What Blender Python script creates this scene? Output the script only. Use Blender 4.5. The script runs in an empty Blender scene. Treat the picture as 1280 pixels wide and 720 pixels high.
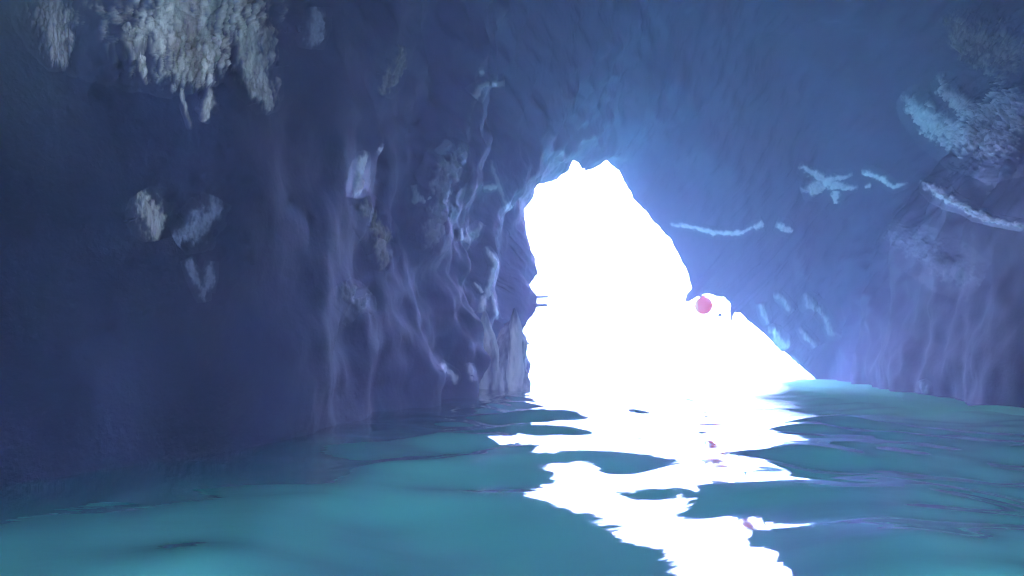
import bpy, math, random
import numpy as np
from mathutils import Vector
from mathutils.bvhtree import BVHTree

# ------------------------------------------------------------------ camera, sky, sun, exposure
S = bpy.context.scene
C = S.collection
F = 1108.5            # focal length in photo pixels (1280 wide)
HX, HY = 640.0, 452.0  # principal column and horizon row of the photo
CAM = Vector((0.0, 0.0, 1.0))

cd = bpy.data.cameras.new('camera')
cam = bpy.data.objects.new('camera', cd)
C.objects.link(cam)
cam.location = CAM
cam.rotation_euler = (math.radians(90), 0, 0)
cd.sensor_width = 36.0
cd.lens = 36.0 * F / 1280.0
cd.shift_y = (HY - 360.0) / 1280.0
cd.clip_start = 0.05
cd.clip_end = 8000
S.camera = cam

SUN_EL, SUN_AZ = math.radians(52), math.radians(105)   # azimuth from +Y towards +X
w = bpy.data.worlds.new('World')
S.world = w
w.use_nodes = True
nt = w.node_tree
sky = nt.nodes.new('ShaderNodeTexSky')
sky.sky_type = 'NISHITA'
sky.sun_disc = False
sky.sun_elevation = SUN_EL
sky.sun_rotation = SUN_AZ
sky.altitude = 0
sky.air_density = 1.0
sky.dust_density = 0.4
sky.ozone_density = 5
bg = nt.nodes['Background']
bg.inputs['Strength'].default_value = 0.15
nt.links.new(sky.outputs['Color'], bg.inputs['Color'])

sl = bpy.data.lights.new('sun', 'SUN')
sl.energy = 3.0
sl.angle = math.radians(0.5)
sl.color = (1.0, 0.96, 0.9)
sun = bpy.data.objects.new('sun', sl)
C.objects.link(sun)
sd = Vector((math.sin(SUN_AZ) * math.cos(SUN_EL), math.cos(SUN_AZ) * math.cos(SUN_EL), math.sin(SUN_EL)))
sun.rotation_euler = sd.to_track_quat('Z', 'Y').to_euler()
sun.location = (20, 60, 60)

S.view_settings.view_transform = 'Standard'
S.view_settings.look = 'None'
S.view_settings.gamma = 1.0
S.view_settings.exposure = 6.2
S.render.engine = 'CYCLES'
cy = S.cycles
cy.use_denoising = True
cy.max_bounces = 8
cy.diffuse_bounces = 5
cy.glossy_bounces = 4
cy.volume_bounces = 2
cy.sample_clamp_indirect = 12.0

# ------------------------------------------------------------------ numpy gradient noise
rng = np.random.RandomState(7)
PERM = rng.permutation(512).astype(np.int64)
GR = rng.normal(size=(512, 3))
GR /= np.linalg.norm(GR, axis=1)[:, None]

def noise3(x, y, z):
    xi, yi, zi = np.floor(x).astype(np.int64), np.floor(y).astype(np.int64), np.floor(z).astype(np.int64)
    xf, yf, zf = x - xi, y - yi, z - zi
    u, v, t = [q * q * q * (q * (q * 6 - 15) + 10) for q in (xf, yf, zf)]
    def g(a, b, c):
        h = PERM[(PERM[(PERM[(xi + a) & 511] + yi + b) & 511] + zi + c) & 511]
        G = GR[h]
        return G[..., 0] * (xf - a) + G[..., 1] * (yf - b) + G[..., 2] * (zf - c)
    def L(a, b, s): return a + s * (b - a)
    return 1.6 * L(L(L(g(0,0,0), g(1,0,0), u), L(g(0,1,0), g(1,1,0), u), v),
                   L(L(g(0,0,1), g(1,0,1), u), L(g(0,1,1), g(1,1,1), u), v), t)

def fbm(p, sc, octs=4, gain=0.5, seed=0.0):
    x, y, z = [p[..., i] * sc[i] + seed * (i + 1) for i in range(3)]
    a, s = 1.0, 0.0
    for _ in range(octs):
        s = s + a * noise3(x, y, z)
        x, y, z = x * 2.03 + 11.3, y * 2.03 + 4.7, z * 2.03 + 7.9
        a *= gain
    return s

def ridged(p, sc, octs=4, gain=0.5, seed=0.0):
    x, y, z = [p[..., i] * sc[i] + seed * (i + 1) for i in range(3)]
    a, s = 1.0, 0.0
    for _ in range(octs):
        s = s + a * (1.0 - 2.0 * np.abs(noise3(x, y, z)))
        x, y, z = x * 2.1 + 3.1, y * 2.1 + 9.7, z * 2.1 + 5.3
        a *= gain
    return s

def sstep(a, b, x):
    t = np.clip((x - a) / (b - a), 0, 1)
    return t * t * (3 - 2 * t)

# ------------------------------------------------------------------ materials
class N:
    """small node-tree writer"""
    def __init__(s, name):
        s.m = bpy.data.materials.new(name); s.m.use_nodes = True
        s.t = s.m.node_tree; s.b = s.t.nodes['Principled BSDF']
    def n(s, kind, **kw):
        q = s.t.nodes.new(kind)
        for k, v in kw.items():
            if hasattr(q, k): setattr(q, k, v)
        return q
    def l(s, a, b): s.t.links.new(a, b)
    def coord(s, sc=(1, 1, 1)):
        g = s.n('ShaderNodeNewGeometry'); m = s.n('ShaderNodeMapping')
        m.inputs['Scale'].default_value = sc
        s.l(g.outputs['Position'], m.inputs['Vector']); return m.outputs[0]
    def noise(s, vec, scale, detail=5, rough=.55):
        q = s.n('ShaderNodeTexNoise'); q.inputs['Scale'].default_value = scale
        q.inputs['Detail'].default_value = detail; q.inputs['Roughness'].default_value = rough
        s.l(vec, q.inputs['Vector']); return q.outputs['Fac']
    def ramp(s, fac, stops):
        q = s.n('ShaderNodeValToRGB'); e = q.color_ramp.elements
        e[0].position, e[0].color = stops[0][0], (*stops[0][1], 1)
        e[1].position, e[1].color = stops[-1][0], (*stops[-1][1], 1)
        for p, c in stops[1:-1]:
            k = e.new(p); k.color = (*c, 1)
        s.l(fac, q.inputs['Fac']); return q.outputs['Color']
    def mix(s, fac, a, b, mode='MIX'):
        q = s.n('ShaderNodeMix', data_type='RGBA', blend_type=mode)
        for sock, v in ((q.inputs[0], fac), (q.inputs[6], a), (q.inputs[7], b)):
            if isinstance(v, (int, float)): sock.default_value = v
            elif isinstance(v, tuple): sock.default_value = (*v, 1)
            else: s.l(v, sock)
        return q.outputs[2]
    def attr(s, name):
        q = s.n('ShaderNodeAttribute'); q.attribute_name = name; return q.outputs['Fac']
    def bump(s, h, strength, dist, prev=None):
        q = s.n('ShaderNodeBump'); q.inputs['Strength'].default_value = strength
        q.inputs['Distance'].default_value = dist; s.l(h, q.inputs['Height'])
        if prev is not None: s.l(prev, q.inputs['Normal'])
        return q.outputs['Normal']

ROCK_A, ROCK_B = (0.028, 0.038, 0.090), (0.046, 0.058, 0.120)

def rock_base(k):
    v = k.coord((1, .4, 0.6))
    n1 = k.noise(v, 0.35, 4)
    base = k.ramp(n1, [(0.35, ROCK_A), (0.65, ROCK_B)])
    vs = k.coord((1, .35, 0.32))
    n2 = k.noise(vs, 1.3, 6, .6)
    base = k.mix(k.ramp(n2, [(0.52, (0, 0, 0)), (0.72, (1, 1, 1))]), base, (0.065, 0.080, 0.140))
    # light falloff painted darker on the near left and right walls
    base = k.mix(k.attr('wall_shade'), base, (0.006, 0.014, 0.026))
    # green film of algae on the near upper left rock
    base = k.mix(k.attr('algae'), base, (0.085, 0.125, 0.045))
    return base, v, vs

def mat_rock():
    k = N('wet_blue_grey_rock')
    base, v, vs = rock_base(k)
    k.l(base, k.b.inputs['Base Color'])
    n3 = k.noise(v, 3.0, 8, .6)
    n4 = k.noise(vs, 5.0, 4, .5)
    b = k.bump(n4, 0.15, 0.05)
    b = k.bump(k.noise(k.coord((1, .5, .8)), 9.0, 6, .65), 0.35, 0.04, b)
    b = k.bump(n3, 0.35, 0.08, b)
    k.l(b, k.b.inputs['Normal'])
    k.b.inputs['Roughness'].default_value = 0.75
    k.b.inputs['Specular IOR Level'].default_value = 0.3
    return k.m

def mat_flow(name, pale, dark, rough=.6):
    k = N(name)
    base, v, vs = rock_base(k)
    n = k.noise(k.coord((1, 1, .3)), 2.6, 7, .65)
    col = k.ramp(n, [(0.36, dark), (0.60, pale)])
    col = k.mix(k.attr('pale'), base, col)
    k.l(col, k.b.inputs['Base Color'])
    b = k.bump(k.noise(vs, 5.0, 4, .5), 0.12, 0.05)
    b = k.bump(k.noise(v, 3.0, 8, .6), 0.35, 0.08, b)
    pal = k.attr('pale')
    for sc_, q_, st_, ds_ in (((1, .6, .22), 9.0, .55, .06), ((1, .7, .7), 22.0, .3, .02)):
        hgt = k.noise(k.coord(sc_), q_, 6, .65)
        b = k.bump(hgt, st_, ds_, b)
        mm = k.n('ShaderNodeMath', operation='MULTIPLY'); k.l(pal, mm.inputs[0]); mm.inputs[1].default_value = st_
        k.l(mm.outputs[0], b.node.inputs['Strength'])
    k.l(b, k.b.inputs['Normal'])
    k.b.inputs['Roughness'].default_value = rough
    return k.m

def mat_simple(name, col, rough=.6, spec=.5, var=0.15, scale=6.0):
    k = N(name)
    n = k.noise(k.coord(), scale, 4)
    lo = tuple(c * (1 - var) for c in col); hi = tuple(min(1, c * (1 + var)) for c in col)
    k.l(k.ramp(n, [(0.3, lo), (0.7, hi)]), k.b.inputs['Base Color'])
    k.b.inputs['Roughness'].default_value = rough
    k.b.inputs['Specular IOR Level'].default_value = spec
    return k.m

M_ROCK = mat_rock()
M_WHITE = mat_flow('white_rock_highlight', (0.95, 0.90, 0.82), (0.70, 0.68, 0.64))  # white ribs, and light glinting off wet ridges painted as colour
M_GREY = mat_flow('grey_stone_highlight', (0.50, 0.46, 0.36), (0.12, 0.10, 0.07), .8)  # grey stone of the curtain; also paints glints on some streaks
M_PILLAR = mat_flow('streaked_pillar_rock', (0.92, 0.90, 0.86), (0.20, 0.21, 0.22), .6)
M_DIM = mat_flow('dull_blue_highlight', (0.36, 0.38, 0.42), (0.20, 0.22, 0.26), .7)  # fainter glints on the rock, painted as a lighter tone
M_LIME = mat_simple('pale_sunlit_limestone', (0.62, 0.60, 0.56), .85, .2)
M_DARK = mat_simple('dark_wet_stone', (0.03, 0.03, 0.032), .6)

# ------------------------------------------------------------------ mesh helpers
def mesh_from(name, verts, faces, mat, smooth=True, attrs=None, parent=None):
    me = bpy.data.meshes.new(name)
    verts = np.asarray(verts, dtype=np.float32); faces = np.asarray(faces, dtype=np.int32)
    n = faces.shape[1]
    me.vertices.add(len(verts)); me.vertices.foreach_set('co', verts.ravel())
    me.loops.add(faces.size); me.loops.foreach_set('vertex_index', faces.ravel())
    me.polygons.add(len(faces))
    me.polygons.foreach_set('loop_start', np.arange(0, faces.size, n, dtype=np.int32))
    me.polygons.foreach_set('loop_total', np.full(len(faces), n, dtype=np.int32))
    me.update(calc_edges=True)
    me.polygons.foreach_set('use_smooth', np.full(len(faces), smooth))
    for k, a in (attrs or {}).items():
        at = me.attributes.new(k, 'FLOAT', 'POINT'); at.data.foreach_set('value', np.asarray(a, dtype=np.float32).ravel())
    me.materials.append(mat); me.validate()
    o = bpy.data.objects.new(name, me); C.objects.link(o)
    if parent: o.parent = parent
    return o

def gridfaces(nr, nc, flip=False):
    i = np.arange(nr - 1)[:, None] * nc + np.arange(nc - 1)[None, :]
    f = np.stack([i, i + 1, i + nc + 1, i + nc], -1).reshape(-1, 4)
    return f[:, ::-1] if flip else f

def gnormals(P):
    du = np.gradient(P, axis=1); dv = np.gradient(P, axis=0)
    n = np.cross(du, dv); n /= np.linalg.norm(n, axis=-1, keepdims=True) + 1e-9
    return n

def tag(o, label=None, cat=None, group=None, kind=None):
    for k, v in (('label', label), ('category', cat), ('group', group), ('kind', kind)):
        if v: o[k] = v
    return o

def resample(pts, n):
    pts = np.asarray(pts, float)
    d = np.r_[0, np.cumsum(np.linalg.norm(np.diff(pts, axis=0), axis=1))]
    t = np.linspace(0, d[-1], n)
    return np.stack([np.interp(t, d, pts[:, i]) for i in range(pts.shape[1])], -1)

# ------------------------------------------------------------------ the cave: a funnel of rings from the mouth's rim back past the camera
# outline of the mouth (direction from the camera, in photo pixels, + distance in metres)
RIM = [(646,492,36.5),(655,478,36.6),(662,466,36.8),(664,458,37),(655,441,37.2),(652,425,37.4),(655,409,37.6),(666,394,37.8),(671,384,38),
       (671,372,38.2),(661,359,38.4),(664,352,38.5),(672,341,38.6),(668,329,38.8),(661,316,39),(653,299,39.2),(648,283,39.4),(653,263,39.7),(662,253,39.9),
       (657,246,40),(662,234,40.2),(668,228,40.3),(680,230,40.5),(697,224,40.8),(703,213,41),(706,203,41.2),(714,200,41.4),(722,203,41.6),
       (727,210,41.7),(735,212,41.8),(748,208,42),(752,203,42.1),(757,199,42.2),(763,205,42.4),(774,214,42.6),(784,233,42.8),(795,253,43),
       (806,262,43.4),(818,278,43.8),(838,299,44.3),(848,318,44.7),(857,335,45),(862,348,45.3),(866,360,45.6),(859,368,45.7),(857,376,45.8),(862,377,45.8),
       (872,370,46),(884,367,46.2),(905,370,46.5),(912,377,46.7),(915,389,46.8),(918,390,46.9),(925,391,47),(940,404,47.5),(958,420,48.2),(975,437,48.9),
       (985,444,49.3),(1000,457,49.8),(1016,471,50.4),(1036,489,51)]
def unproj(px, py, d):
    return np.array([(px - HX) / F * d, d, 1.0 + (HY - py) / F * d])
NU = 1000
rim = resample([unproj(*q) for q in RIM], NU)
cN = 0.035 * fbm(rim, (2.4, 2.4, 2.4), 4, .6, 3.0)
rim[:, 0] += cN; rim[:, 2] += 0.05 * fbm(rim, (2.0, 2.0, 2.0), 4, .6, 9.0)
u = np.linspace(0, 1, NU)

def section(y0, y1, xl, xr, H, p=0.62, lean=0.0):
    th = math.pi * (1 - u)
    c, s = np.cos(th), np.sin(th)
    xc, rx = (xl + xr) / 2, (xr - xl) / 2
    x = xc + rx * np.sign(c) * np.abs(c) ** p
    z = -0.9 + (H + 0.9) * np.abs(s) ** p
    x = x + lean * np.exp(-((u - .25) / .12) ** 2)
    y = y0 + (y1 - y0) * u
    return np.stack([x, y, z], -1)

# y on the left side, y on the right side, waterline x left, x right, roof height
RINGS = [rim,
    section(33.5, 46.0, -0.9, 17.2, 11.6, .75),
    section(27.0, 40.0, -1.5, 15.6, 14.5, .70),
    section(20.0, 31.0, -1.9, 13.2, 16.0),
    section(14.0, 24.0, -2.5, 11.8, 16.0),
    section(9.5, 18.0, -3.1, 10.6, 15.0),
    section(6.5, 12.0, -4.1, 10.3, 13.5),
    section(2.5, 5.0, -5.2, 10.6, 12.0),
    section(-5.0, -5.0, -6.0, 11.0, 11.0),
    section(-20.0, -15.0, -5.5, 11.0, 8.5)]  # unseen rear end, left open so skylight fills the cave
K = len(RINGS)
RINGS[1][:, 1] = rim[:, 1] - 3.0 - 1.5 * np.sin(np.pi * u)
for k_, B_ in zip(range(2, 7), (3.0, 5.0, 6.0, 5.5, 4.0)):      # the right wall leans back as it rises
    RINGS[k_][:, 0] += B_ * np.exp(-((u - .80) / .10) ** 2)
RINGS[2][:, 1] = rim[:, 1] - 9.5 - 1.0 * np.sin(np.pi * u)
A = np.stack(RINGS)                     # K, NU, 3
# blend the first two rings so the traced outline eases into the smooth section
vv = np.concatenate([np.linspace(0, 1, 60, endpoint=False) ** 1.3, np.linspace(1, K - 1, 560)])
def catmull(A, v):
    k = np.clip(np.floor(v).astype(int), 0, K - 2); t = (v - k)[:, None, None]
    p0, p1, p2, p3 = A[np.maximum(k - 1, 0)], A[k], A[k + 1], A[np.minimum(k + 2, K - 1)]
    return 0.5 * (2 * p1 + (p2 - p0) * t + (2 * p0 - 5 * p1 + 4 * p2 - p3) * t ** 2 + (3 * p1 - p0 - 3 * p2 + p3) * t ** 3)
G = catmull(A, vv)                      # rows (v) x NU
nrm = gnormals(G)
# make normals point into the cave (towards its axis)
axis = np.array([4.0, 10.0, 3.0])
sgn = np.sign(np.sum((np.array([4.0, 0, 3.0]) - G * np.array([1, 0, 1])) * nrm, -1).mean())
nrm *= sgn
fade = sstep(0.0, 1.0, vv)[:, None]
fadeS = sstep(0.0, 0.12, vv)[:, None]
near = np.clip(G[..., 1] / 25.0, 0.30, 1.0)          # folds shrink with nearness so that they look alike in angle
big = fbm(G, (.22, .16, .10), 3, .5, 1.0)
fold = ridged(G, (.55, .18, .17), 4, .5, 2.0)
med = ridged(G, (.9, .33, .6), 4, .5, 5.0)
fine = fbm(G, (3.0, 1.1, 2.0), 4, .55, 6.0)
smooth_r = 1.0 - 0.75 * sstep(0.35, 0.6, u)[None, :]      # the right-hand rock is much smoother
fold = fold * smooth_r * (0.5 + 0.5 * sstep(10, 30, G[..., 1])); med = med * smooth_r; fine = fine * (0.4 + .6 * smooth_r)
blk = fbm(G, (.6, .22, .45), 3, .6, 12.0)
disp = fade * near * (0.9 * big * (.5 + .5 * smooth_r) + 0.45 * blk * (.4 + .6 * smooth_r) + 0.07 * fold) + fadeS * near * (0.06 * med) + fadeS * 0.045 * fine * near
G2 = G + nrm * disp[..., None]
# outer cliff: the rim flares out seaward so the rock has thickness
outer = []
ctr = np.array([3.5, 0, 1.0])
for dy, sc_, up in ((0.5, 1.02, 0), (1.3, 1.08, .05), (3.0, 1.25, .4), (5.5, 1.7, 2), (7, 3.0, 8), (8, 6.0, 22)):
    P = rim.copy(); r = (P - ctr) * np.array([sc_, 0, sc_])
    Q = np.stack([ctr[0] + r[:, 0], P[:, 1] + dy, ctr[2] + r[:, 2] + up * np.sin(np.pi * u)], -1)
    Q += (0.25 * min(dy, 3)) * np.stack([fbm(Q, (.4, .4, .4), 3, .5, 4)] * 3, -1) * np.array([1, .6, 1])
    outer.append(Q)
OUT = np.stack(outer[::-1])
ALL = np.concatenate([OUT, G2])
nr = ALL.shape[0]
# algae on the near upper left
PXA = HX + F * ALL[..., 0] / np.maximum(ALL[..., 1], .5)
def wall_shade_f(P): return np.maximum(sstep(22, 8, P[..., 1]) * sstep(1, -2, P[..., 0]), .75 * sstep(7, 10.5, P[..., 0]) * sstep(47, 38, P[..., 1])) * np.clip(.75 + .5 * fbm(P, (.4, .4, .25), 3, .5, 18), 0, 1)  # mask for the painted light falloff on both walls
def algae_f(P): return sstep(-3.3, -5.0, P[..., 0]) * sstep(2.2, 4.4, P[..., 2]) * sstep(18, 10, P[..., 1]) * np.clip(.55 + .9 * fbm(P, (.5, .5, .35), 3, .5, 8), 0, 1)
wall_shade = wall_shade_f(ALL)
algae = algae_f(ALL)
cuts = [0, int(NU * .36), int(NU * .62), NU - 1]
names = [('cave_wall_left', 'dark blue grey left wall of the sea cave'), ('cave_roof', 'arched rock roof above the cave mouth'), ('cave_wall_right', 'smooth dark blue right wall of the sea cave')]
for (a, b), (nm, lb) in zip(zip(cuts[:-1], cuts[1:]), names):
    P = ALL[:, a:b + 1]
    o = mesh_from(nm, P.reshape(-1, 3), gridfaces(nr, b - a + 1), M_ROCK, True, {'algae': algae[:, a:b + 1], 'wall_shade': wall_shade[:, a:b + 1]})
    tag(o, kind='structure')
bv_v = ALL.reshape(-1, 3)
bvh = BVHTree.FromPolygons([tuple(p) for p in G2[:, ::2].reshape(-1, 3).tolist()], gridfaces(G2.shape[0], G2[:, ::2].shape[1]).tolist())

def cast(px, py):
    d = Vector(((px - HX) / F, 1.0, (HY - py) / F)).normalized()
    loc, nn, i, dist = bvh.ray_cast(CAM, d)
    if loc is None: return None
    if nn.dot(d) > 0: nn = -nn
    return loc, nn, dist

# ------------------------------------------------------------------ water
def spaced(segs):
    out = []
    for a, b, d in segs: out.append(np.arange(a, b, d))
    return np.concatenate(out)
ys = np.concatenate([[-120, -60], np.arange(-30, 2, .5), np.arange(2, 9, .035), np.arange(9, 22, .06), np.arange(22, 62, .12), np.arange(62, 120, 2.0), [130, 160, 220, 300, 420]])
xs = np.concatenate([[-300, -160, -60, -20], np.arange(-10, 24, .07), [26, 40, 80, 160, 300]])
X, Y = np.meshgrid(xs, ys)
# trains of ripples: length, heading, sine and cosine slope
WAVES = [
    (5.561,1.19,-0.0015,0.0011), (2.115,2.325,0.011,-0.0053), (5.634,2.72,0.0073,0.0275), (3.111,1.126,-0.0041,0.0068), (2.991,2.144,0.0009,-0.0103), (0.987,1.324,-0.0051,-0.0022), (5.681,1.442,-0.0033,-0.0005), (0.609,1.709,-0.0037,0.001),
    (1.074,1.27,0.005,0.0011), (1.633,2.242,-0.0003,-0.0051), (3.61,0.449,0.0196,0.0155), (0.946,1.049,0.0069,-0.0027), (4.377,1.481,-0.0063,-0.001), (5.775,0.787,0.0048,0.0006), (0.875,1.841,0.0028,-0.003), (2.374,0.435,0.0187,-0.0044),
    (0.613,1.612,0.0041,-0.0033), (1.461,0.491,0.0144,0.0214), (0.664,1.462,0.0053,-0.0053), (5.43,1.952,0.0001,-0.0054), (1.638,3.071,0.0124,-0.0019), (5.335,2.379,0.0031,0.0022), (3.668,2.784,0.0028,0.0294), (4.41,1.622,-0.0046,0.0072),
    (0.894,3.071,0.0167,0.0097), (0.713,1.39,-0.0001,0.0041), (2.393,1.382,0.0029,-0.0024), (0.883,0.609,-0.0022,-0.0062), (3.247,1.737,-0,0.0108), (1.537,2.361,-0.0044,0.002), (2.023,1.095,0.0029,0.0027), (5.197,1.293,-0.0018,-0.0002),
    (1.995,1.223,-0.0078,-0.0064), (0.77,1.322,-0.0049,0.002), (0.864,1.128,0.0011,0.0001), (2.105,0.558,-0.0086,-0.0038), (2.007,2.607,0.0153,-0.0116), (2.605,0.092,-0.0077,-0.0048), (1.512,0.875,-0.001,-0.0011), (2.679,1.829,0.0052,0.0002),
    (1.496,2.329,0.0006,-0.0045), (2.524,1.414,0.0028,-0.0052), (3.512,1.358,-0.0001,-0.0003), (0.906,1.608,-0.001,-0.0032), (1.425,1.375,-0.0042,0.0007), (1.908,2.228,-0.0031,0.0007), (2.916,1.209,0.0006,-0.002), (1.076,0.832,-0.0032,0.0019),
    (2.152,1.216,0.0093,0.0032), (2.53,1.643,-0.0016,-0.0023), (4.717,2.493,0.0061,0.0072), (1.384,2.771,-0.0027,-0.0144), (2.604,1.271,-0.0044,0.002), (0.932,0.473,-0.0144,-0.0079), (1.888,0.533,-0.0269,-0.0041), (0.913,3.071,0.0037,0.0184),
    (4.972,1.269,0.0008,0.0033), (1.622,1.914,-0.0019,0.0066), (4.058,3.009,-0.0031,-0.0119), (1.566,1.061,0.0048,-0.0032), (4.817,1.425,0.0007,-0.0007), (1.524,1.135,-0.0096,0.0057), (1.286,0.749,-0.011,-0.0149), (2.24,2.171,-0.0061,0.0022),
    (4.203,2.37,0.0053,-0.0029), (4.357,0.165,-0.012,0.0045), (2.365,2.307,-0.0052,0.013), (0.729,1.394,-0.0019,0.0048), (2.374,1.709,-0.0032,0.0012), (1.056,1.719,0.0005,-0.0025), (3.241,0.591,0.0055,-0.0034), (4.708,1.338,0.0055,-0.0042),
    (1.963,0.828,0.0059,0.0015), (2.408,3.007,0.001,-0.0057), (0.697,3.071,-0.0052,-0.0026), (2.081,1.634,0.004,-0.0154), (0.808,0.687,-0.0099,-0.0008), (2.47,2.438,0.0108,-0.0176), (1.386,1.428,0,0.0017), (3.515,2.88,-0.0257,0.0043),
    (0.671,3.047,-0.0087,0.0099), (0.773,2.825,0.0109,-0.0053), (2.899,1.274,0.0003,-0.0006), (1.962,0.822,0.0072,0.0008), (2.238,1.074,0.006,-0.0119), (4.187,1.499,-0.0057,0.0034), (1.845,0.878,0.0011,0.0018), (3.875,2.466,0.0047,-0.0007),
    (1.943,2.064,0.0078,-0.0006), (5.068,1.545,-0.0029,-0.003), (2.787,1.271,0.0019,-0.0046), (0.845,2.058,0.0029,-0.0054), (1.389,2.605,-0.0077,-0.0146), (4.405,0.123,-0.0197,-0.0124), (1.344,1.746,0.0072,-0), (0.927,1.345,0.0016,-0.0011),
    (1.781,1.013,-0.0032,-0.0067), (1.482,1.315,0.0023,0.0029), (2.495,1.672,-0.0025,-0.0023), (1.64,2.973,-0.0021,-0.0354), (1.094,1.614,0.0007,0.0013), (1.551,1.248,0.0048,0.0067), (1.575,0.65,0.0184,-0.0013), (4.793,2.151,0.0028,-0.0091),
    (5.725,1.007,-0.0012,-0.0019), (2.522,1.485,0.0047,-0.0062), (0.727,2.106,0,-0.0061), (3.245,1.61,0.004,0.0058), (2.863,1.281,0.0019,-0.0004), (4.02,1.441,-0.0014,0.009), (1.335,2.245,0.0049,-0.0078), (0.687,1.556,-0.0028,0.0004),
    (2.455,1.753,-0.003,-0.0051), (0.798,1.888,0.0001,-0.0021), (3.449,1.32,-0.0004,-0.0004), (3.737,1.817,0.0084,-0.0121), (1.537,1.363,0.0075,-0.012), (5.272,2.421,0.0061,0.0032), (0.895,1.947,0.0057,-0.0012), (5.257,0.273,-0.0089,-0.0057),
    (1.752,1.415,-0.0065,-0.0057), (3.477,2.403,0.003,-0.0027), (3.396,1.411,0.0013,0.0045), (5.746,1.254,-0.0039,0.0009), (5.642,2.316,0.0019,0.0048), (0.658,0.759,-0.004,-0.0056), (0.622,1.62,0.0025,-0.0068), (2.096,2.013,0.0012,0.0027),
    (0.649,2.21,-0.0006,-0.0003), (2.727,0.796,-0.0095,-0.016), (2.056,0.636,0.0177,0.0011), (2.784,2.692,0.0151,-0.0096), (1.658,0.987,-0.0014,0.0042), (1.124,1.503,-0.0002,0.0023), (5.343,3.071,-0.0141,-0.0078), (3.209,1.222,-0.0019,0.003),
    (0.609,0.071,-0.0092,0.0084), (0.754,3.071,-0.0054,-0.0082), (2.569,2.33,-0.0081,-0.0135), (1.165,1.84,-0.0061,0.0074), (1.534,3.071,0.0219,-0.0013), (3.628,1.514,-0.0032,0.0021), (1.356,2.655,-0.0002,-0.0177), (5.058,1.58,-0.0031,-0.0033),
    (3.152,1.364,0.0031,-0.0003), (2.138,2.045,0.0014,0.0023), (0.91,2.234,-0.0003,-0.0034), (1.541,2.533,-0.0013,-0.0097), (3.476,2.467,0.0035,-0.0042), (5.874,1.197,-0.0054,-0.0017), (0.711,1.51,-0.0034,-0.0002), (0.818,3.024,0.0006,-0.0063),
    (3.298,2.027,0.0078,-0.0149), (4.092,1.644,0.0049,0.0009), (0.736,2.581,0.0026,0.0111), (4.051,2.621,-0.0048,-0.0062), (3.672,2.538,0.0084,-0.0053), (2.927,1.161,0.0025,-0.0026), (1.312,1.282,-0.006,0.001), (1.67,2.135,0.0031,-0.0038),
    (1.395,2.465,-0.0137,-0.0174), (4.155,0.674,0.0015,-0.0012), (1.278,1.23,-0.0074,0.004), (1.261,1.399,-0.0035,-0.0039), (5.169,2.326,0.0064,0.0047), (4.99,0.759,0.0094,0.0064), (5.582,3.071,-0.016,-0.0067), (3.852,1.638,-0.0009,-0.0044),
    (0.733,2.036,0.0005,0.0006), (0.74,3.071,0.0006,-0.0051), (2.164,2.043,0.0017,0.002), (4.309,2.137,0.0054,-0.0069), (4.596,1.442,-0.0014,-0.0045), (2.6,1.927,0.0056,-0.0017), (5.419,0.784,0.0017,0.0044), (0.851,1.519,0.0034,0.0003),
    (0.999,1.604,0.0077,0.0004), (1.29,0.834,-0.0056,-0.0069), (1.084,2.331,0.0043,-0.001), (1.231,1.915,0.0005,-0.0038), (0.788,0.181,0.0144,-0.0069), (1.424,2.169,0.004,0.0078), (0.643,0.882,0.0014,-0.0015), (2.07,2.013,0.0011,0.0036),
    (5.296,0.976,0.0012,-0.0013), (1.672,1.308,-0.0026,-0.0013), (2.525,1.891,0.0041,-0.0014), (2.455,3.032,-0.0008,-0.0077), (5.147,0.444,-0.0191,0.0073), (3.256,1.318,0.0021,0.0011),
]
Hh = np.zeros_like(X)
for lam, th, a, b in WAVES:
    kx, ky = math.cos(th) * 2 * math.pi / lam, math.sin(th) * 2 * math.pi / lam
    ph = kx * X + ky * Y
    Hh += lam / (2 * math.pi) * (a * np.sin(ph) + b * np.cos(ph)) * np.exp(-(Y * Y / F * 1.8 * abs(ky) / (2 * math.pi)) ** 2)
Hh *= 0.3 + 0.7 * sstep(-2.6, -0.6, X) * sstep(15, 9, X)
Hh *= sstep(-12, -8, X) * sstep(26, 20, X) * sstep(75, 50, Y) * sstep(-20, 0, Y)
WP = np.stack([X, Y, Hh], -1)
kw = N('sea_water')
g = kw.coord((1, 1, 1))
turb = kw.noise(kw.coord((.35, .18, 1)), 1.0, 3)
dim = kw.ramp(turb, [(0.35, (0.13, 0.56, 0.40)), (0.65, (0.18, 0.68, 0.46))])
sunglow_col = (0.42, 1.0, 0.62)  # pale green that stands in for light coming through the water
dim = kw.mix(kw.attr('dim'), dim, (0.030, 0.170, 0.170))  # dim reflection of the left wall, painted into the water colour
kw.l(kw.mix(kw.attr('sunglow'), dim, sunglow_col), kw.b.inputs['Base Color'])
rgh = kw.n('ShaderNodeMapRange'); kw.l(kw.attr('sunglow'), rgh.inputs['Value'])
rgh.inputs['To Min'].default_value = 0.03; rgh.inputs['To Max'].default_value = 0.22
kw.l(rgh.outputs[0], kw.b.inputs['Roughness'])
spc = kw.n('ShaderNodeMapRange'); kw.l(kw.attr('sunglow'), spc.inputs['Value'])
spc.inputs['To Min'].default_value = 0.5; spc.inputs['To Max'].default_value = 0.0
kw.l(spc.outputs[0], kw.b.inputs['Specular IOR Level'])
kw.b.inputs['IOR'].default_value = 1.333
bw = kw.bump(kw.noise(kw.coord((.6, 1, 1)), 4.0, 3, .5), 0.1, 0.02)
kw.l(bw, kw.b.inputs['Normal'])
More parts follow.
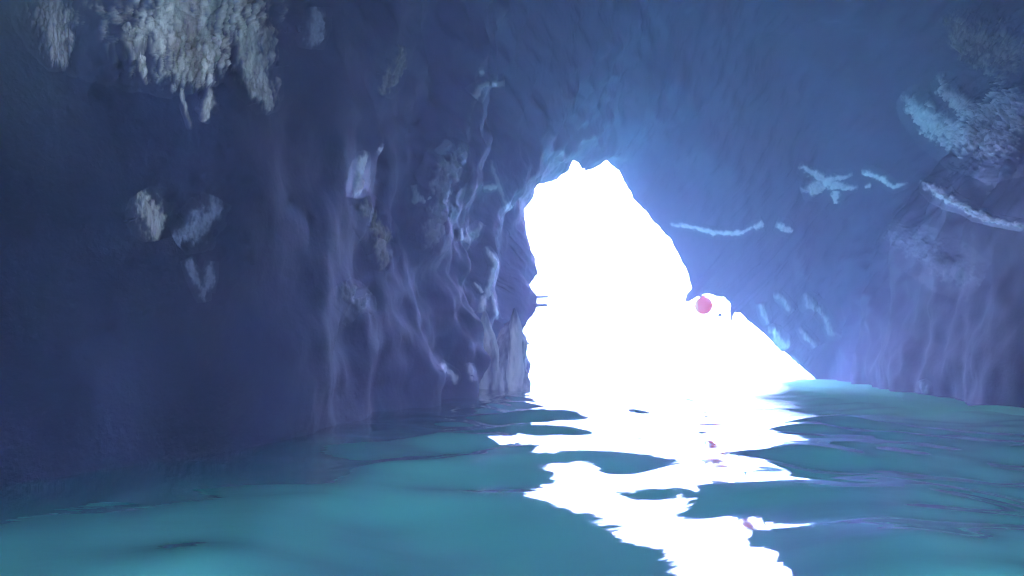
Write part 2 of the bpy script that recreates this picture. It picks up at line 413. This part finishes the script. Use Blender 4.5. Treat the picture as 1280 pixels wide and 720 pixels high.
# sunlight glowing through the water by the right wall, painted as colour
xr_w = np.interp(Y, [0, 12, 18, 24, 31, 40, 46, 51], [10.6, 10.3, 10.6, 11.8, 13.2, 15.6, 17.2, 18])
sunglow = sstep(9.0, 3.2, (xr_w - X) + 1.2 * noise3(X * .3, Y * .1, X * 0 + 3.1)) * sstep(11, 17, Y) * sstep(70, 50, Y)
xl_w = np.interp(Y, [0, 6.5, 9.5, 14, 20, 27, 33], [-5.4, -4.3, -3.3, -2.6, -2.0, -1.6, -1.0])
refl_dim = sstep(2.6, .2, (X - xl_w) + .9 * noise3(X * .4, Y * .2, X * 0 + 7.7)) * sstep(45, 30, Y)  # mask for the painted dim reflection beside the left wall
wat = mesh_from('water', WP.reshape(-1, 3), gridfaces(len(ys), len(xs)), kw.m, True, {'sunglow': sunglow, 'dim': refl_dim})
tag(wat, kind='structure')

# ------------------------------------------------------------------ rock crusts, drips and ledges, with wet-rock highlights painted pale
def edgew(tt, s_):
    return np.minimum(sstep(2.65, 1.8, np.abs(tt))[None, :] * np.ones((len(s_), 1)), sstep(0, .1, np.minimum(s_, 1 - s_))[:, None])
def crust(strokes, mat, name, parent=None, seed=0.0, gaps=0.55, relief=1.0, strength=1.0, vert=.35):
    """strokes: list of polylines (photo column, photo row, half width). Each is laid on the cave wall as a lumpy raised sheet
    whose thin margins sink into the rock, so its outline is ragged. All strokes of one call form one mesh."""
    V, Fc, PA = [], [], []
    base = 0
    for si, st in enumerate(strokes):
        st = np.asarray(st, float)
        if vert == 1: st = st * np.array([1, 1, 1.35])
        L = np.sum(np.linalg.norm(np.diff(st[:, :2], axis=0), axis=1))
        w_ = st[:, 2].max()
        ns = int(np.clip(L / 0.9, 24, 220)); m = int(np.clip(w_ * 5.4 / 0.9, 16, 190))
        q = resample(st, ns)
        tan = np.gradient(q[:, :2], axis=0); tan /= np.linalg.norm(tan, axis=1)[:, None] + 1e-9
        per = np.stack([-tan[:, 1], tan[:, 0]], -1)
        s_ = np.linspace(0, 1, ns)
        tt = np.linspace(-2.7, 2.7, m)
        UV = np.zeros((ns, m, 3)); P = np.zeros((ns, m, 3)); Nn = np.zeros((ns, m, 3)); D = np.zeros((ns, m))
        ok = True
        for i in range(ns):
            for j in range(m):
                px = q[i, 0] + per[i, 0] * tt[j] * q[i, 2]; py = q[i, 1] + per[i, 1] * tt[j] * q[i, 2]
                UV[i, j] = (px, seed, py)
                h = cast(px, py)
                if h is None:
                    h = last
                last = h
                P[i, j] = h[0]; Nn[i, j] = h[1]; D[i, j] = h[2]
        # smooth the normals and drop depth jumps
        Nn = (Nn + np.roll(Nn, 1, 0) + np.roll(Nn, -1, 0) + np.roll(Nn, 1, 1) + np.roll(Nn, -1, 1))
        Nn /= np.linalg.norm(Nn, axis=-1, keepdims=True)
        ang = D / F                                       # metres per photo pixel here
        Q = UV / 10.0
        fl = fbm(Q, (2.2, 2.2, 2.2 * vert), 5, .65, seed + si)                 # fine streaks
        lump = fbm(Q, (.8, .8, .8 * (vert + .3)), 3, .6, seed + 5 + si)
        rd = ridged(Q, (1.4, 1.4, 1.4 * vert), 4, .6, seed + 9)
        ends = np.clip(np.minimum(s_ / .25, (1 - s_) / .25), 0, 1) ** .8
        tj = tt[None, :] * np.ones((ns, 1)) + .55 * lump                        # wandering centre line
        gs = np.exp(-(tj / .85) ** 2) * (.12 + .88 * ends)[:, None]
        a_ = gs * 1.55 + gaps * (1.1 * fl + .35 * (rd - .6)) * np.sqrt(gs) - .30
        a_ = a_ * edgew(tt, s_)
        pale = strength * np.clip(a_, 0, 1) ** 1.25
        rim_ = edgew(tt, s_)
        hump = (np.exp(-(tj / 1.2) ** 2)) * (.2 + .8 * ends)[:, None] * (1 + .5 * lump)
        off = relief * ang * (np.minimum(w_, 26) * .26 * hump + np.minimum(w_, 30) * .10 * np.clip(a_, 0, 1.2) * (rd * .6 + fl) + .25) * rim_ - ang * 1.6 * (1 - rim_)
        Pn = P + Nn * off[..., None]
        V.append(Pn.reshape(-1, 3)); Fc.append(gridfaces(ns, m) + base); base += ns * m
        PA.append(pale.ravel())
    return mesh_from(name, np.concatenate(V), np.concatenate(Fc), mat, True, {'pale': np.concatenate(PA), 'algae': algae_f(np.concatenate(V)), 'wall_shade': wall_shade_f(np.concatenate(V))}, parent)

def thing(name, label, cat, at, group=None):
    e = bpy.data.objects.new(name, None); C.objects.link(e)
    e.empty_display_size = .3
    tag(e, label, cat, group)
    if at is not None:
        e.location = at
    return e
def adopt(o, e):
    o.parent = e
    o.matrix_parent_inverse = e.matrix_basis.inverted() if False else o.matrix_parent_inverse
    return o
W, GY, DM = M_WHITE, M_GREY, M_DIM
sd_ = [0.0]
def one(name, label, cat, mat, strokes, group=None, **kw):
    sd_[0] += 3.7
    return tag(crust(strokes, mat, name, seed=sd_[0], **kw), label, cat, group)
def many(name, label, cat, mat, parts, group=None):
    """parts: (part name, strokes, options)"""
    e = thing(name, label, cat, None, group)
    for pn, st, kw in parts:
        sd_[0] += 3.7
        crust(st, kw.pop('mat', mat), pn, parent=e, seed=sd_[0], **kw)
    return e
GS = 'pale streaks on the left wall'
GR_ = 'pale streaks on the right wall'
many('rock_curtain', 'large craggy grey rock curtain hanging at the top left with thin drips below it', 'rock formation', GY, [
    ('crust', [[(232, -40, 100), (232, 0, 104), (235, 50, 80), (248, 95, 36), (256, 120, 12)]], dict(gaps=1.0, relief=.8, vert=.22)),
    ('drip', [[(150, 20, 12), (168, 60, 8), (176, 85, 5), (184, 112, 3)]], dict(gaps=.35)),
    ('drip', [[(212, 60, 5), (222, 92, 4), (229, 125, 3.5), (236, 150, 3), (240, 168, 2)]], dict(gaps=.35)),
    ('drip', [[(262, 104, 3), (261, 125, 7), (256, 143, 7), (250, 155, 3)]], dict(gaps=.3)),
    ('crust', [[(300, 10, 26), (312, 50, 26), (318, 90, 20), (332, 125, 12), (338, 150, 5)]], dict(gaps=1.0, strength=.6, relief=.6, vert=.22))])
one('rock_crust', 'greenish mottled rock patch in the far top left corner', 'rock formation', GY, [[(60, -20, 26), (66, 30, 24), (74, 65, 16), (80, 95, 6)]], gaps=.9, strength=.5, relief=.5, vert=.25)
one('rock_bulge', 'small pale knob low on the dark left wall under the craggy curtain', 'rock bulge', GY, [[(172, 236, 6), (180, 250, 13), (188, 268, 18), (192, 290, 14), (194, 306, 5)]], gaps=1.0, strength=.5, relief=.3)
one('highlight_streak', 'faint grey streak right of the small pale knob', 'rock streak', DM, [[(274, 242, 9), (262, 265, 14), (240, 288, 16), (214, 304, 10)]], GS, gaps=.9, strength=.4, relief=.3)
one('highlight_fork', 'faint forked V shaped streak lowest on the far left wall', 'rock streak', DM, [[(233, 318, 5), (241, 342, 6), (252, 362, 7), (256, 382, 4)], [(264, 322, 5), (262, 345, 6), (257, 368, 6)]], GS, gaps=.8, strength=.4, relief=.4)
one('highlight_streak', 'ragged whitish streak near the top between craggy curtain and cave mouth', 'rock streak', GY, [[(503, 52, 8), (497, 78, 9), (488, 100, 9), (474, 122, 6)]], GS, gaps=.7, strength=.7)
one('highlight_streak', 'faint vertical band of painted highlight right beside the craggy curtain', 'rock streak', DM, [[(392, 5, 12), (392, 35, 11), (388, 65, 8)]], GS, gaps=.5, strength=.6)
many('drapery', 'tall pale rock drapery with bright upper tip and dull tail, midway up left wall', 'rock formation', GY, [
    ('bright_tip', [[(456, 184, 3), (452, 205, 6), (447, 228, 8), (443, 252, 5)]], dict(gaps=.5, mat=W, strength=.75)),
    ('tail', [[(448, 244, 7), (460, 268, 12), (473, 292, 12), (479, 315, 11), (474, 345, 7)]], dict(gaps=.55, strength=.6))])
one('highlight_streak', 'faint cup shaped pale patch below the long drapery', 'rock streak', DM, [[(424, 350, 6), (436, 368, 11), (450, 384, 11), (458, 362, 6)]], GS, gaps=.6, strength=.7)
one('highlight_spot', 'tiny pale dot just right of the long drapery tip', 'rock highlight', W, [[(472, 184, 3), (478, 187, 4)]], gaps=.2, strength=.5)
one('highlight_streak', 'small pale wisp high above the cave mouth', 'rock streak', W, [[(590, 122, 8), (602, 108, 5), (612, 100, 3)], [(614, 106, 4), (632, 104, 6)], [(598, 90, 3), (606, 89, 3)]], GS, gaps=.5, strength=.4)
many('drapery', 'wide faint rock drapery with thin bright line, between long drapery and mouth', 'rock formation', DM, [
    ('band', [[(578, 168, 9), (566, 195, 15), (552, 225, 16), (546, 262, 14), (536, 300, 14), (526, 320, 7)]], dict(gaps=.65, strength=.7)),
    ('bright_line', [[(554, 197, 2.5), (551, 218, 4), (549, 238, 2.5)]], dict(gaps=.4, mat=W, strength=.6)),
    ('band', [[(516, 228, 4), (520, 246, 7), (530, 250, 5), (543, 236, 3)]], dict(gaps=.5, strength=.8))])
one('highlight_streak', 'short fan of three pale strokes left of the mouth above the white highlight line', 'rock streak', W, [[(603, 276, 3), (592, 292, 6), (580, 305, 6)], [(573, 284, 3), (577, 302, 4)]], GS, gaps=.5, strength=.45)
one('rock_ledge', 'short bright horizontal ledge left of the top of the cave mouth', 'rock ledge', W, [[(601, 235, 3), (612, 233, 4), (624, 232, 3)]], gaps=.4, strength=.55)
one('highlight_streak', 'thin faint line running down beside the left rim of the mouth', 'rock streak', W, [[(612, 195, 3), (617, 215, 3), (626, 240, 3), (638, 268, 3)]], GS, gaps=.5, strength=.3)
one('highlight_line', 'thin bright white painted highlight dropping to the foot pillar beside the mouth', 'highlight line', W, [[(604, 303, 2.5), (613, 320, 4), (618, 332, 4), (612, 352, 4), (607, 368, 4.5), (601, 382, 6), (600, 397, 5)], [(590, 352, 2), (602, 364, 3), (611, 366, 2.5)], [(612, 362, 2.5), (617, 380, 3), (622, 402, 3)]], gaps=.4)
def column(name, px, py_top, py_bot, wpx, dist, mat, parent, seed, lean=0.0, dim=.8):
    """fluted lump of rock standing in the water: rows run up the column"""
    nn_, m = 90, 72
    t = np.linspace(0, 1, nn_)[:, None]; th = np.linspace(0, 2 * math.pi, m, endpoint=False)[None, :]
    zt = 1 + (HY - py_top) / F * dist; zb = 1 + (HY - py_bot) / F * dist - 1.2
    z = zb + (zt - zb) * t
    r0 = wpx / 2 / F * dist
    prof = (1.15 - .45 * t) * np.clip((1 - t) / .22, 0, 1) ** .55
    q = np.stack([np.cos(th) * r0 * 1.0 + 0 * t, np.sin(th) * r0 + 0 * t, z + 0 * th], -1)
    k = 1 + .38 * fbm(q, (1.6, 1.6, .5), 4, .6, seed) + .16 * ridged(q, (2.6, 2.6, .7), 3, .5, seed + 2)
    x = np.cos(th) * r0 * prof * k + lean * t; y = np.sin(th) * r0 * dim * prof * k
    v = np.stack([x, y, z + 0 * th], -1)
    v[..., 0] += unproj(px, 452, dist)[0]; v[..., 1] += dist
    i = np.arange(nn_ - 1)[:, None] * m + np.arange(m)[None, :]; j = np.arange(nn_ - 1)[:, None] * m + (np.arange(m)[None, :] + 1) % m
    f = np.stack([i, j, j + m, i + m], -1).reshape(-1, 4)
    pa = np.clip(.75 + .9 * fbm(v, (2.2, 2.2, .6), 4, .6, seed + 7) , 0, 1) * (1 - .6 * sstep(.75, 1.0, t + 0 * th))
    return mesh_from(name, v.reshape(-1, 3), f, mat, True, {'pale': pa, 'algae': pa * 0, 'wall_shade': pa * 0}, parent)
e = thing('rock_pillar', 'streaked white and grey rock pillar at the waterline left of the mouth', 'rock formation', None)
column('rib', 619, 388, 480, 24, 30.6, M_WHITE, e, 4, -.35)
column('body', 635, 400, 482, 42, 32.6, M_PILLAR, e, 9, .15)
column('rib', 645, 384, 480, 18, 31.0, M_WHITE, e, 14, -.05)
column('foot', 610, 446, 484, 28, 31.2, M_PILLAR, e, 19, .0)
column('foot', 651, 452, 482, 24, 32.3, M_PILLAR, e, 25, -.1)

one('highlight_spot', 'small hooked white painted highlight near the water left of the foot pillar', 'rock highlight', W, [[(548, 452, 3), (558, 462, 4), (567, 470, 5), (568, 484, 3)]], gaps=.5, strength=.7)
one('highlight_spot', 'small upright pale painted highlight between hooked highlight and foot pillar', 'rock highlight', W, [[(587, 452, 2.5), (588, 465, 4), (589, 480, 2.5)]], gaps=.4, strength=.5)
# right wall
many('rock_shelf', 'big bright forked rock shelf with painted-on light in the upper right', 'rock formation', W, [  # white colour carries the light falling on this shelf
    ('lower_arm', [[(1122, 110, 4), (1145, 132, 10), (1172, 155, 13), (1205, 172, 16), (1240, 178, 18), (1290, 172, 16)]], dict(gaps=.45, strength=1.3, vert=1)),
    ('upper_arm', [[(1172, 84, 5), (1182, 108, 7), (1192, 118, 7), (1214, 136, 11), (1236, 150, 16), (1262, 140, 26), (1295, 120, 30)]], dict(gaps=.6, strength=1.1, vert=1))])
one('rock_crust', 'mottled grey rock patch at the top right edge above the bright shelf', 'rock formation', GY, [[(1180, 10, 10), (1205, 38, 18), (1235, 55, 22), (1290, 80, 26)]], gaps=.75, strength=.9, vert=1)
one('highlight_line', 'crossed white painted highlight shaped like an X on the right wall', 'highlight line', W, [[(994, 204, 3), (1012, 214, 5), (1034, 227, 6), (1056, 234, 4), (1078, 233, 2)], [(996, 238, 4), (1016, 234, 7), (1040, 222, 4), (1070, 217, 3)], [(1046, 236, 5), (1044, 256, 3)]], gaps=.4, strength=1.2, vert=1)
one('highlight_line', 'short hooked white painted highlight between crossed highlight and long thin highlight', 'highlight line', W, [[(1072, 213, 3), (1090, 217, 4), (1104, 224, 4), (1118, 234, 3), (1140, 228, 1.6)], [(1080, 232, 2), (1090, 232, 2.5)]], gaps=.4, strength=1.1, vert=1)
one('highlight_line', 'long thin white painted highlight slanting down to the right edge', 'highlight line', W, [[(1140, 226, 3), (1152, 228, 4), (1172, 238, 7), (1186, 250, 5), (1206, 258, 4), (1220, 267, 4), (1242, 275, 3), (1290, 284, 3)]], gaps=.4, strength=1.3, vert=1)
one('highlight_line', 'hairline white painted highlight starting at the right rim of the mouth', 'highlight line', W, [[(828, 279, 2), (852, 281, 2.4), (872, 285, 2.4), (890, 291, 3), (908, 292, 3), (928, 290, 3), (942, 284, 2.2), (960, 279, 1.5)]], gaps=.3, strength=1, vert=1)
one('highlight_line', 'small bright dash at the end of the hairline highlight', 'highlight line', W, [[(940, 284, 3), (956, 279, 4)], [(968, 279, 3), (980, 284, 5), (992, 291, 3)]], gaps=.4, strength=1.2, vert=1)
one('highlight_streak', 'very faint broad streak low on the far right wall', 'rock streak', DM, [[(1095, 285, 8), (1150, 312, 13), (1190, 335, 14), (1235, 360, 10)]], GR_, gaps=.6, strength=.35, vert=1, relief=.25)
one('highlight_streak', 'loop of pale streaks right of the orange float', 'rock streak', W, [[(952, 376, 4), (956, 392, 5), (961, 408, 3)], [(964, 371, 3), (976, 370, 4), (984, 382, 5), (994, 392, 4)]], GR_, gaps=.55, strength=.4)
one('highlight_streak', 'long pale streak rightmost of those beside the mouth foot', 'rock streak', W, [[(1002, 364, 4), (1012, 378, 8), (1024, 386, 6), (1034, 402, 5), (1040, 415, 5), (1056, 423, 3)]], GR_, gaps=.5, strength=.42)
one('highlight_streak', 'short slanting pale streak between the two others at the mouth foot', 'rock streak', W, [[(998, 406, 3), (1008, 420, 5), (1022, 436, 4)]], GR_, gaps=.45, strength=.5)
many('rim_highlight', 'bright painted highlight along the sloping foot of the right rim', 'rock formation', W, [
    ('crust', [[(958, 406, 3), (968, 416, 6), (978, 428, 7), (986, 438, 4)]], dict(gaps=.6, strength=.7)),  # painted highlight on the rim foot
    ('crust', [[(984, 442, 3), (992, 449, 4), (1002, 457, 3)]], dict(gaps=.5, strength=.45))])  # fainter painted highlight on the rim foot
one('highlight_spot', 'faint pale painted highlight just above the water on the right wall', 'rock highlight', DM, [[(1150, 474, 4), (1155, 486, 6), (1160, 496, 4)]], gaps=.4, strength=.6)

# ------------------------------------------------------------------ orange float hung under the right rim
def lathe(prof, n=32):
    v = []; f = []
    for r, z in prof:
        for k in range(n):
            a = 2 * math.pi * k / n; v.append((r * math.cos(a), r * math.sin(a), z))
    for i in range(len(prof) - 1):
        for k in range(n):
            a, b = i * n + k, i * n + (k + 1) % n
            f.append((a, b, b + n, a + n))
    return np.array(v), np.array(f)
def tube(pts, r, n=8):
    pts = [Vector(p) for p in pts]; v = []; f = []
    for i, p in enumerate(pts):
        d = (pts[min(i + 1, len(pts) - 1)] - pts[max(i - 1, 0)]).normalized()
        a = d.orthogonal().normalized(); b = d.cross(a)
        rr = r[i] if hasattr(r, '__len__') else r
        for k in range(n):
            t = 2 * math.pi * k / n; v.append(tuple(p + (a * math.cos(t) + b * math.sin(t)) * rr))
    for i in range(len(pts) - 1):
        for k in range(n):
            a, b = i * n + k, i * n + (k + 1) % n
            f.append((a, b, b + n, a + n))
    return np.array(v), np.array(f)

def rim_at(px, py, dy=0.0):
    """nearest point of the mouth's rim to a photo position"""
    q = min(RIM, key=lambda r: (r[0] - px) ** 2 + (r[1] - py) ** 2)
    return q[2] + dy
def shape(name, v, f, mat, parent=None, smooth=True):
    return mesh_from(name, v, f, mat, smooth, None, parent)
M_ORANGE = mat_simple('weathered_orange_plastic', (0.85, 0.13, 0.01), .45, .4, .12, 5)
def glow_through(m, col, amount):
    t = m.node_tree; b = t.nodes['Principled BSDF']; out = t.nodes['Material Output']
    tr = t.nodes.new('ShaderNodeBsdfTranslucent'); tr.inputs['Color'].default_value = (*col, 1)
    mx = t.nodes.new('ShaderNodeMixShader'); mx.inputs[0].default_value = amount
    t.links.new(b.outputs[0], mx.inputs[1]); t.links.new(tr.outputs[0], mx.inputs[2]); t.links.new(mx.outputs[0], out.inputs['Surface'])
glow_through(M_ORANGE, (1.0, 0.22, 0.0), .85)
M_YELLOW = mat_simple('faded_yellow_plastic', (0.80, 0.58, 0.08), .5, .4, .1, 5)
M_ROPE = mat_simple('dark_rope', (0.05, 0.05, 0.045), .9, .1)

glow_through(M_YELLOW, (1.0, 0.8, 0.15), .7)
fd = 45.6
fc = Vector(unproj(879.5, 382, fd).tolist())
R = 11.0 / F * fd
e = thing('buoy', 'round orange red float hanging under the right rim of the cave mouth', 'float', fc)
prof = [(0.001, -R)] + [(R * math.cos(a) * (1 + .015 * math.cos(6 * a)), R * math.sin(a)) for a in np.linspace(-1.45, 1.35, 22)] + [(R * .2, R * 1.0), (R * .17, R * 1.16), (R * .001, R * 1.18)]
v, f = lathe(prof, 36)
shape('ball', v, f, M_ORANGE, e)
# yellow band on the side turned to the mouth: a shallow cap strapped on the ball
cap = [(R * 1.035 * math.sin(a), R * 1.035 * math.cos(a)) for a in np.linspace(0.001, 0.95, 12)] + [(R * .99 * math.sin(.96), R * .99 * math.cos(.96))]
v, f = lathe(cap, 30)
v = np.stack([-v[:, 2], v[:, 1], v[:, 0]], -1)
c_, s_2 = math.cos(.5), math.sin(.5)
v = np.stack([v[:, 0] * c_ - v[:, 1] * s_2 * -1, v[:, 1] * c_ - v[:, 0] * s_2 * -1, v[:, 2]], -1)
shape('cap', v, f, M_YELLOW, e)
tv, tf = [], []
ring = [(R * .16 * math.cos(a), 0, R * 1.26 + R * .16 * math.sin(a)) for a in np.linspace(0, 2 * math.pi, 17)]
v, f = tube(ring, .02); shape('eyelet', v, f, M_ROPE, e)
v, f = tube([(0, 0, R * 1.4), (.03, .1, R * 1.6), (.05, .3, R * 2.0), (.04, .5, R * 2.6)], .022); shape('rope', v, f, M_ROPE, e)

def spike(name, label, cat, px, py, py2, wpx, lean=0.0, mat=None, group=None, dd=0.0, seed=1):
    """rock tooth hanging from the rim, root at (px, py), tip at row py2"""
    d = rim_at(px, py, dd)
    a = unproj(px, py - 4, d); b = unproj(px + lean, py2, d)
    n = 14; pts = [a + (b - a) * t for t in np.linspace(0, 1, n)]
    r = [wpx / F * d * ((1 - t) ** .7 * .9 + .12) * (1 + .25 * math.sin(9 * t + seed)) for t in np.linspace(0, 1, n)]
    r[-1] = .004; r[0] *= 1.6
    v, f = tube(pts, r, 12)
    v = v + .12 * wpx / F * d * np.stack([fbm(v, (4, 4, 2), 3, .5, seed)] * 3, -1)
    o = tag(shape(name, v - np.array(a), f, mat or M_ROCK), label, cat, group); o.location = a
    return o
spike('rock_tooth', 'dark stub of rock poking out left above the orange float', 'rock tooth', 873, 370, 375, 5, -14, seed=2)
spike('rock_tooth', 'dark hanging rock tooth right of the orange float', 'rock tooth', 916, 388, 402, 3.2, -2, seed=5)
spike('rock_tooth', 'blunt dark tooth in the very top of the cave mouth', 'rock tooth', 736, 208, 213, 8, -4, seed=4)

# a small dark weight on a cord, between the float and the rock tooth
wd = 46.3
wc = Vector(unproj(900, 394, wd).tolist())
e = thing('rope_weight', 'tiny dark weight hanging on a cord right of the orange float', 'weight', wc)
v, f = lathe([(0.001, -.10), (.10, -.07), (.13, 0), (.10, .06), (.03, .10), (.001, .11)], 16); shape('weight', v, f, M_DARK, e)
v, f = tube([(0, 0, .1), (.01, .05, .5), (.02, .1, 1.15)], .012); shape('cord', v, f, M_ROPE, e)

# sunlit pale outcrop just outside the left rim, blown out by the light, with dark cracks
def boulder(name, c, r, mat, parent, seed, n=40):
    th = np.linspace(0, 2 * math.pi, n + 1)[:-1]; ph = np.linspace(-1.55, 1.55, n // 2)
    T, Pp = np.meshgrid(th, ph)
    v = np.stack([np.cos(Pp) * np.cos(T), np.cos(Pp) * np.sin(T), np.sin(Pp)], -1)
    k = 1 + .22 * fbm(v, (1.3, 1.3, 1.3), 4, .55, seed)
    v = v * k[..., None] * np.array(r)
    nn_, m = T.shape
    i = np.arange(nn_ - 1)[:, None] * m + np.arange(m)[None, :]
    j = np.arange(nn_ - 1)[:, None] * m + (np.arange(m)[None, :] + 1) % m
    f = np.stack([i, j, j + m, i + m], -1).reshape(-1, 4)
    return shape(name, v.reshape(-1, 3) + np.array(c), f, mat, parent)
def ledge(label, px0, py0, px1, py1, hw, seed):
    """thin flat slab of rock sticking out of the rim into the light"""
    d = rim_at(px0, py0); A_ = unproj(px0 - 7, py0, d - .2); B_ = unproj(px1, py1, d + .3)
    n, m = 26, 16; V = []
    for i in range(n):
        t = i / (n - 1); c = A_ + (B_ - A_) * t
        w1 = hw / F * d * (1.25 - .45 * t) * (min(1, (1 - t) / .12) ** .5 + .02)
        for k in range(m):
            a = 2 * math.pi * k / m
            V.append(c + np.array([0, 3.2 * w1 * math.cos(a), w1 * math.sin(a)]))
    V = np.array(V); V = V + .35 * hw / F * d * np.stack([0 * V[:, 0], fbm(V, (5, 5, 5), 3, .5, seed), fbm(V, (5, 5, 5), 3, .5, seed + 3)], -1)
    f = [(i * m + k, i * m + (k + 1) % m, (i + 1) * m + (k + 1) % m, (i + 1) * m + k) for i in range(n - 1) for k in range(m)]
    o = tag(shape('rock_ledge', V - A_, np.array(f), M_ROCK), label, 'rock ledge'); o.location = A_
ledge('upper of two thin dark rock ledges jutting into the light from the left rim', 670, 371.5, 687, 371, 1.5, 2)
ledge('lower of two thin dark rock ledges jutting into the light from the left rim', 670, 382, 686, 381, 1.9, 6)
ledge('tiny dark spur on the left rim above the streaked foot pillar', 653, 434, 663, 429, 1.5, 9)

# ------------------------------------------------------------------ haze volume, added for the lens glare around the mouth
def glare_haze_box():
    x0, x1, y0, y1, z0, z1 = -310, 310, -130, 430, -3.0, 70.0
    v = [(x, y, z) for z in (z0, z1) for y in (y0, y1) for x in (x0, x1)]
    f = [(0, 2, 3, 1), (4, 5, 7, 6), (0, 1, 5, 4), (2, 6, 7, 3), (0, 4, 6, 2), (1, 3, 7, 5)]
    m = bpy.data.materials.new('glare_haze'); m.use_nodes = True
    t = m.node_tree
    t.nodes.remove(t.nodes['Principled BSDF'])
    pv = t.nodes.new('ShaderNodeVolumePrincipled')
    pv.inputs['Color'].default_value = (0.74, 0.67, 1.0, 1)
    pv.inputs['Density'].default_value = 0.0125
    pv.inputs['Anisotropy'].default_value = 0.42
    t.links.new(pv.outputs[0], t.nodes['Material Output'].inputs['Volume'])
    o = mesh_from('haze', v, f, m, False)
    tag(o, kind='stuff')
glare_haze_box()
